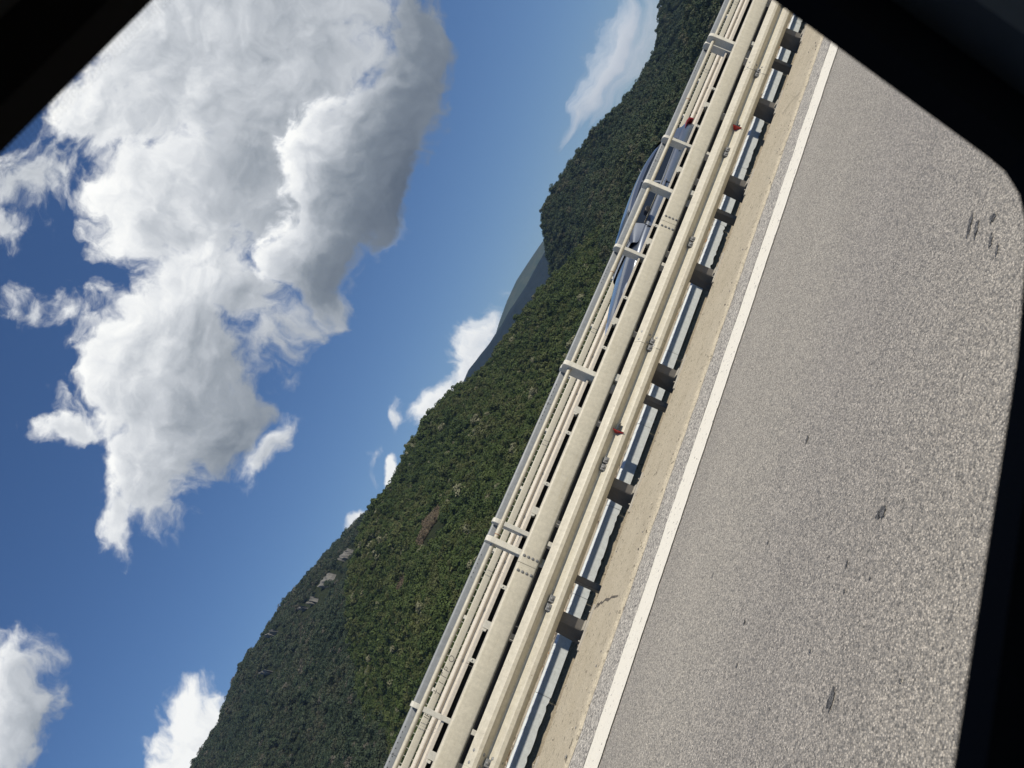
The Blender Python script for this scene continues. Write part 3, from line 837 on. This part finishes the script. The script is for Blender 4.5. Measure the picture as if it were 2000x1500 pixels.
class Hill:
    """a slope facing the road, given by its ridge line (azimuth, elevation seen from the car) at distance rr"""
    def __init__(s, ridge, rr, r0, z0, seed, gully, back=1.5, tree=5.0, shape=.85, a0=None, a1=None):
        s.az = np.array([p[0] for p in ridge], float); s.el = np.array([p[1] for p in ridge], float)
        s.rr, s.r0, s.z0, s.seed, s.gully, s.back, s.tree, s.shape = rr, r0, z0, seed, gully, back, tree, shape
        s.a0 = s.az[0] if a0 is None else a0; s.a1 = s.az[-1] if a1 is None else a1
    def point(s, az, t):
        rrv = s.rr * (1 + .10 * fbm1(az, s.seed + 5, 3, .08))
        el = np.interp(az, s.az, s.el)
        zr = EYE + rrv * np.tan(np.radians(el)) - s.tree
        r = s.r0 + (rrv - s.r0) * t
        tt = np.clip(t, 0, 1)
        z = s.z0 + (zr - s.z0) * (tt ** s.shape)
        x0 = r * np.sin(np.radians(az)); y0 = r * np.cos(np.radians(az))
        w = np.clip(tt * 4, 0, 1) * np.clip((1 - tt) * 5, 0, 1)
        L = s.rr / 3.0
        g = fbm2(x0 / L, y0 / L, s.seed, 5, 1.0, .5)
        z = z + w * s.gully * g
        over = np.clip(t - 1, 0, None)
        z = z - over * (zr - s.z0) * .9
        return x0, y0, z
    def mesh(s, name, m, na=220, nt=130):
        A, T = np.meshgrid(np.linspace(s.a0, s.a1, na), np.linspace(0, s.back, nt))
        x, y, z = s.point(A.ravel(), T.ravel())
        me = bpy.data.meshes.new(name)
        idx = np.arange(na * nt).reshape(nt, na)
        q = np.stack([idx[:-1, :-1], idx[:-1, 1:], idx[1:, 1:], idx[1:, :-1]], -1).reshape(-1, 4)
        me.from_pydata(np.stack([x, y, z], -1).tolist(), [], q.tolist()); me.materials.append(m)
        me.polygons.foreach_set('use_smooth', [True] * len(me.polygons))
        o = bpy.data.objects.new(name, me); COL.objects.link(o); return tag(o, kind='structure')


RA = [(24, 1.0), (28, 2.0), (31, 3.2), (33, 4.3), (34.3, 5.2), (35.6, 6.1), (36.9, 6.55), (39, 6.2), (41, 5.8), (43.3, 5.2), (45, 4.3), (46.8, 3.6), (49.4, 3.3), (52.3, 4.2), (56, 5.2), (62, 6), (72, 5), (80, 4)]
RB = [(-22, -3.0), (-16, -1.8), (-9, 0.0), (-6.5, 1.2), (-3.5, 2.6), (-0.5, 4.4), (1.8, 6.0), (3.2, 7.0), (4.6, 7.9), (6.2, 8.6), (7.6, 8.75), (8.8, 9.0), (10.35, 9.25), (11.4, 9.2), (13.8, 8.5), (16.2, 8.75), (19.5, 8.15),
      (21.5, 7.3), (22.9, 6.5), (24.4, 5.65), (26.5, 5.2), (28.5, 4.9), (30.5, 4.4), (32.5, 3.7), (34.5, 2.9), (38, 1.6), (44, .6), (52, -.6), (62, -2), (75, -3)]
RC = [(-40, 9), (-28, 10.5), (-18, 11), (-12, 11.3), (-8.6, 11.6), (-5.9, 11.5), (-4, 11.85), (-2.35, 12.1), (-.8, 11.85), (1, 11.7), (2.8, 11.5), (4.8, 11.0), (6.8, 10.45), (8.6, 9.9), (10.4, 9.3), (13, 8.0), (17, 6.2), (22, 4), (30, 2)]
RD = [(14, 5.5), (18, 6.4), (21, 6.75), (23.4, 6.75), (24.6, 6.45), (26.2, 6.0), (27.6, 5.75), (29.3, 5.6), (31, 5.3), (32.5, 5.15), (34, 5.0), (36, 4.2), (40, 2.5), (46, 1.0)]
RE = [(18, 5.2), (23, 5.6), (26, 5.9), (27.6, 6.1), (29.3, 6.2), (31, 6.15), (31.9, 6.0), (33.2, 5.75), (34.4, 5.5), (36, 5.0), (39, 3.2), (45, 1.5), (60, .5)]

RD = [(a, e) for a, e in RD]
hA = Hill(RA, 900, 330, -25, 11, 22, tree=4)
hB = Hill(RB, 620, 210, -45, 22, 12, tree=4, shape=.8)
hC = Hill(RC, 1050, 420, -20, 33, 20, tree=4)
hD = Hill(RD, 2600, 1500, 40, 44, 40, back=1.1, tree=2, shape=1.0)
hE = Hill(RE, 4000, 2900, 60, 55, 80, back=1.06, tree=0, shape=1.0)
MH = hill_material('forest_floor', (.018, .024, .010), (.035, .042, .018), .25)
MD = hill_material('cloud_shaded_slope', (.008, .014, .018), (.014, .022, .024), .05)  # cloud shadow on this ridge put into its dark colour
ME_ = hill_material('bare_mountain', (.030, .045, .026), (.060, .066, .036), .02)
hA.mesh('hill', MH); hB.mesh('hillside', MH); hC.mesh('hill', MH); hD.mesh('mountain_ridge', MD); hE.mesh('mountain', ME_)
mb = MB().add([(-4500, -1400, -75), (4500, -1400, -75), (4500, 5100, -75), (-4500, 5100, -75)], [(0, 1, 2, 3)])
struct(mb, 'terrain', MH)


# ------------------------------------------------------------------ forest on the three near hills
def leaf_material(name, ramp_stops):
    def b(h, bs, co):
        ob = h.n('ShaderNodeObjectInfo')
        stand = h.noise(ob.outputs['Location'], .016, 4, .6)          # stands of one kind of tree
        oi = h.m('ADD', h.m('MULTIPLY', ob.outputs['Random'], .62), h.m('MULTIPLY', h.smooth(stand, .32, .68), .38))
        oi = h.m('MAXIMUM', oi, h.m('MULTIPLY', h.smooth(ob.outputs['Random'], .972, .974), .99))
        col = ramp(h, oi, ramp_stops)
        n = h.noise(co, 1.6, 4, .6)
        k = h.m('MULTIPLY_ADD', h.m('SUBTRACT', n, .5), 1.6, 1.0)
        col = h.mix(1.0, col, h.n('ShaderNodeCombineXYZ', inp={0: k, 1: k, 2: k}).outputs[0], 'MULTIPLY')
        setc(h, bs, col, .7, 0, spec=.25)
    return mat(name, b)


def crown(name, seed, m, nleaf=620):
    """a broad tree crown built from leaf clumps, about 1 unit across"""
    r_ = np.random.RandomState(seed)
    nl = r_.randint(7, 12); lobes = []
    for i in range(nl):
        a = r_.rand() * 6.283; rad = .30 * math.sqrt(r_.rand()); zz = .38 + .38 * r_.rand() - .5 * rad
        lobes.append((rad * math.cos(a), rad * math.sin(a), zz, .15 + .13 * r_.rand()))
    mb = MB()
    for i in range(nleaf):
        lx, ly, lz, lr = lobes[r_.randint(nl)]
        d = r_.normal(size=3); d /= np.linalg.norm(d)
        if d[2] < -.5: d[2] *= -1
        rad = lr * (.75 + .32 * r_.rand()); p = np.array([lx, ly, lz]) + d * rad * np.array([1, 1, .85])
        nrm = d + .33 * r_.normal(size=3); nrm /= np.linalg.norm(nrm)
        u = np.cross(nrm, r_.normal(size=3)); u /= np.linalg.norm(u); w = np.cross(nrm, u)
        s = .027 + .028 * r_.rand()
        mb.add([p + u * s, p + w * s * .8, p - u * s * .9, p - w * s], [(0, 1, 2, 3)])
    o = mb.build(name, m); COL.objects.unlink(o)
    return o


def crowns(prefix, m, k, nleaf): 
    c = bpy.data.collections.new(prefix)
    for i in range(k): c.objects.link(crown(prefix, 100 + i * 7 + len(prefix), m, nleaf))
    return c


G1 = [(0, (.030, .050, .011)), (.25, (.044, .068, .015)), (.5, (.062, .088, .019)), (.72, (.074, .086, .025)), (.86, (.088, .098, .030)), (.94, (.115, .118, .05)), (1.0, (.23, .225, .13))]
G2 = [(0, (.026, .047, .020)), (.3, (.038, .059, .024)), (.6, (.050, .069, .027)), (.85, (.064, .070, .032)), (.95, (.080, .081, .040)), (1, (.115, .11, .062))]
G3 = [(0, (.026, .044, .022)), (.3, (.038, .056, .027)), (.6, (.050, .064, .033)), (.85, (.066, .070, .040)), (.95, (.088, .080, .052)), (1, (.13, .12, .09))]
G4 = [(0, (.11, .085, .055)), (.5, (.14, .105, .066)), (1, (.17, .14, .085))]
LC3 = crowns('ridge_crown', leaf_material('ridge_foliage', G3), 6, 500)
LC4 = crowns('brush_crown', leaf_material('dry_brush', G4), 3, 420)
LC1 = crowns('broadleaf_crown', leaf_material('broadleaf_foliage', G1), 8, 700)
LC2 = crowns('slope_crown', leaf_material('slope_foliage', G2), 6, 500)


def forest(name, hill, n, size, coll, label, seed, a0, a1, t0, t1, gaps=None):
    r_ = np.random.RandomState(seed)
    az = a0 + (a1 - a0) * r_.rand(n * 3); t = t0 + (t1 - t0) * np.sqrt(r_.rand(n * 3) * (1 - (.5) ** 2) + .25) if t1 > .9 else t0 + (t1 - t0) * r_.rand(n * 3)
    t = t0 + (t1 - t0) * r_.rand(n * 3)
    x, y, z = hill.point(az, t)
    keep = np.ones(len(x), bool)
    if gaps is not None: keep &= gaps(az, t, x, y)
    x, y, z = x[keep][:n], y[keep][:n], z[keep][:n]
    s = size * np.clip(r_.lognormal(-.06, .34, len(x)), .5, 2.1)
    me = bpy.data.meshes.new(name); me.from_pydata(np.stack([x, y, z - .12 * s], -1).tolist(), [], [])
    at = me.attributes.new('size', 'FLOAT', 'POINT'); at.data.foreach_set('value', s.astype(np.float32))
    at = me.attributes.new('spin', 'FLOAT', 'POINT'); at.data.foreach_set('value', (r_.rand(len(x)) * 6.283).astype(np.float32))
    o = bpy.data.objects.new(name, me); COL.objects.link(o); tag(o, label, 'forest', kind='stuff')
    g = bpy.data.node_groups.new(name, 'GeometryNodeTree')
    g.interface.new_socket("Geometry", in_out='INPUT', socket_type='NodeSocketGeometry'); g.interface.new_socket("Geometry", in_out='OUTPUT', socket_type='NodeSocketGeometry')
    N, Lk = g.nodes.new, g.links.new
    gi, go = N('NodeGroupInput'), N('NodeGroupOutput')
    ip = N('GeometryNodeInstanceOnPoints'); ci = N('GeometryNodeCollectionInfo'); ci.inputs['Collection'].default_value = coll
    ci.inputs['Separate Children'].default_value = True; ci.inputs['Reset Children'].default_value = True
    ip.inputs['Pick Instance'].default_value = True
    a1_ = N('GeometryNodeInputNamedAttribute'); a1_.data_type = 'FLOAT'; a1_.inputs['Name'].default_value = 'size'
    a2_ = N('GeometryNodeInputNamedAttribute'); a2_.data_type = 'FLOAT'; a2_.inputs['Name'].default_value = 'spin'
    cx_ = N('ShaderNodeCombineXYZ'); Lk(a2_.outputs['Attribute'], cx_.inputs[2])
    Lk(gi.outputs[0], ip.inputs['Points']); Lk(ci.outputs[0], ip.inputs['Instance']); Lk(a1_.outputs['Attribute'], ip.inputs['Scale']); Lk(cx_.outputs[0], ip.inputs['Rotation'])
    Lk(ip.outputs[0], go.inputs[0])
    md = o.modifiers.new('forest', 'NODES'); md.node_group = g
    return o


def px_azel(px, py):
    r = px_ray(px, py); return math.degrees(math.atan2(r[0], r[1])), math.degrees(math.atan2(r[2], math.hypot(r[0], r[1])))


def on_hill(hill, px, py):
    """hill parameter where the sight line of a photo pixel meets the slope"""
    az, el = px_azel(px, py); t = np.linspace(.05, 1, 400)
    x, y, z = hill.point(np.full(400, az), t)
    e = np.degrees(np.arctan2(z + hill.tree * .6 - EYE, np.hypot(x, y)))
    return az, float(t[np.argmin(abs(e - el))])


def rock_face(hill, pts, half_w, seed):
    """bare rock slab lying on the slope along a few points"""
    ts = [on_hill(hill, *p) for p in pts]; mbk = MB(); r_ = np.random.RandomState(seed)
    n, m_ = 10 * (len(ts) - 1) + 1, 7
    A = np.interp(np.linspace(0, len(ts) - 1, n), range(len(ts)), [q[0] for q in ts]); T = np.interp(np.linspace(0, len(ts) - 1, n), range(len(ts)), [q[1] for q in ts])
    V = []
    for i in range(n):
        wv = half_w * (.55 + .9 * r_.rand()) * math.sin(math.pi * (i + .6) / (n + .2)) ** .5
        for j in range(m_):
            q = (j / (m_ - 1) * 2 - 1); x, y, z = hill.point(np.array([A[i]]), np.array([T[i] + q * wv]))
            lift = 7.5 * (1 - abs(q) ** 2) + r_.uniform(-1.5, 1.5) - 1.0
            V.append((x[0] - .25 * lift, y[0] - .6 * lift, z[0] + lift))
    mbk.add(V, [(i * m_ + j, i * m_ + j + 1, (i + 1) * m_ + j + 1, (i + 1) * m_ + j) for i in range(n - 1) for j in range(m_ - 1)])
    struct(mbk, 'rock_outcrop', MROCK)
    return ts


MROCK = concrete('grey_rock', (.17, .16, .14), (.12, .115, .10), .8, .04)
RK = []
for i, (pts, hw) in enumerate((([(652, 1120), (628, 1147)], .022), ([(618, 1166), (606, 1180)], .010), ([(598, 1184), (588, 1191)], .007), ([(540, 1230), (524, 1245)], .009), ([(528, 1308), (513, 1316)], .011), ([(686, 1072), (668, 1095)], .010))):
    RK += rock_face(hC, pts, hw, 60 + i)
def gapC(az, t, x, y):
    k = np.ones(len(az), bool)
    for (a, tt) in RK: k &= ~((abs(az - a) < .40) & (t < tt + .03) & (t > tt - .055))
    return k
BR = [on_hill(hB, *p) for p in ((850, 1010), (845, 1040), (785, 1135))]
def gapB(az, t, x, y):
    k = np.ones(len(az), bool)
    for (a, tt), w in zip(BR, (1.0, 1.2, .6)): k &= ~((abs(az - a) < w) & (abs(t - tt) < .05 * w))
    return k
forest('forest', hB, 27000, 5.3, LC1, 'sunlit green broadleaf forest on the nearest slope behind the bridge', 5, -14, 48, .10, 1.02, gapB)
forest('forest', hA, 26000, 5.8, LC2, 'darker blue green forest on the rounded hill to the right', 6, 26, 62, .15, 1.03)
forest('forest', hC, 28000, 6.2, LC3, 'brownish green forest with grey rock patches on the high left hill', 7, -18, 20, .05, 1.02, gapC)
forest('brush', hB, 1500, 2.6, LC4, 'dry brown brush in a clearing of the nearest forest slope', 8, BR[2][0] - .8, BR[0][0] + 1.2, BR[2][1] - .06, BR[0][1] + .07, lambda az, t, x, y: ~gapB(az, t, x, y))


# ------------------------------------------------------------------ the car we look out of
def our_car():
    D = .42
    root = empty('car', (0, 0, -.02), 'black interior of the car the view is taken from, framing its open side window', 'car')
    trim = plain('black_door_trim', (.075, .076, .076), .7, spec=.2)
    seal = plain('rubber_seal', (.004, .004, .0045), .8, spec=.1)
    lining = plain('dark_roof_lining', (.10, .095, .082), .95)
    hole = [(-.95, .86), (-.95, -.58), (-.85, -.632), (-.6, -.643), (.2, -.648), (.836, -.651), (1.045, -.640), (1.12, -.630), (1.175, -.612), (1.215, -.580), (1.235, -.54), (1.413, -.078), (1.66, .575), (1.70, .70), (1.68, .80), (1.60, .87), (1.45, .893), (.828, .9035), (.448, .915), (-.6, .93), (-.85, .92)]
    hole = [(u * D, EYE + .02 + v * D) for u, v in hole]
    def ring(name, inner, outer, y0, y1, m, parent):
        n = len(inner); v = []
        for yy in (y0, y1):
            v += [(x, yy, z) for x, z in inner] + [(x, yy, z) for x, z in outer]
        fs = []
        for i in range(n):
            j = (i + 1) % n
            fs += [(i, j, n + j, n + i), (2 * n + i, 3 * n + i, 3 * n + j, 2 * n + j), (i, 2 * n + i, 2 * n + j, j), (n + i, n + j, 3 * n + j, 3 * n + i)]
        return MB().add(v, fs).build(name, m, parent)
    c = (sum(p[0] for p in hole) / len(hole), sum(p[1] for p in hole) / len(hole))
    def grow(k, add):
        out = []
        for x, z in hole:
            d = Vector((x - c[0], z - c[1])); L_ = d.length; out.append((c[0] + d.x * (1 + add / L_) * k, c[1] + d.y * (1 + add / L_) * k))
        return out
    o1 = grow(1, .055)
    door = bpy.data.objects.new('door', None); COL.objects.link(door); door.parent = root
    ring('window_seal', hole, o1, D - .025, D, seal, door)
    big = []
    for x, z in hole:
        d = Vector((x - c[0], z - c[1])); sx = (1.35 if d.x > 0 else 1.15) / max(abs(d.x), 1e-6); sz = (.44 if d.y > 0 else .80) / max(abs(d.y), 1e-6); k = min(sx, sz)
        big.append((c[0] + d.x * k, c[1] + d.y * k))
    ring('trim_panel', grow(1, .048), big, D - .06, D - .005, trim, door)
    # clear window glass, closed
    gm = bpy.data.materials.new('clear_window_glass'); gm.use_nodes = True; t = gm.node_tree; t.nodes.clear()
    tb = t.nodes.new('ShaderNodeBsdfTransparent'); oo = t.nodes.new('ShaderNodeOutputMaterial'); t.links.new(tb.outputs[0], oo.inputs[0])
    o2 = grow(1, .02)
    MB().add([(x, D + .02, z) for x, z in o2], [tuple(range(len(o2)))]).build('window_pane', gm, door)
    # dotted black band printed on the glass along its top edge
    mb = MB(); top = [(-.4, .925), (.448, .915), (.828, .9035), (1.45, .893)]
    for row in range(5):
        for i in range(190):
            u = -.35 + i * .0092 + (.0046 if row % 2 else 0); vtop = float(np.interp(u, [q[0] for q in top], [q[1] for q in top]))
            x_, z_ = u * (D + .0185), EYE + .02 + (vtop + .006 - row * .0082) * (D + .0185); rr = (.0010 - .00013 * row)
            mb.add([(x_ + rr * math.cos(a_), D + .0185, z_ + rr * math.sin(a_)) for a_ in np.arange(6) * math.pi / 3], [tuple(range(6))])
    mb.build('frit_band', seal, door)
    # shell
    zr = max(p[1] for p in hole) + .10
    xs0, xs1 = -1.0, 1.55
    MB().prism_x([(-.98, zr - .06), (-.80, zr + .01), (-.4, zr + .035), (.2, zr + .03), (D + .05, zr - .02), (D + .05, zr - .045), (.2, zr), (-.4, zr + .005), (-.8, zr - .02), (-.98, zr - .09)], xs0, xs1).build('roof', lining, root)
    MB().box(xs0, xs1, -1.0, D - .03, .28, .30).build('floor', trim, root)
    MB().box(xs0 - .03, xs0, -1.0, D, .28, zr - .02).build('rear_panel', trim, root)
    MB().box(xs0, xs1, -1.03, -.98, .28, .92).build('side_panel', trim, root)
    MB().box(xs1, xs1 + .03, -1.0, D, .28, .88).build('dashboard', trim, root)
    return root


our_car()

# ------------------------------------------------------------------ air between us and the hills
hz = MB().box(-4600, 4600, -1500, 5200, -76, 560).build('haze', [])
hm = bpy.data.materials.new('haze'); hm.use_nodes = True; t = hm.node_tree; t.nodes.clear()
pv = t.nodes.new('ShaderNodeVolumePrincipled'); pv.inputs['Color'].default_value = (.42, .64, 1.0, 1); pv.inputs['Density'].default_value = 0.7e-4; pv.inputs['Anisotropy'].default_value = .2
oo = t.nodes.new('ShaderNodeOutputMaterial'); t.links.new(pv.outputs[0], oo.inputs['Volume'])
hz.data.materials.append(hm); tag(hz, kind='stuff')
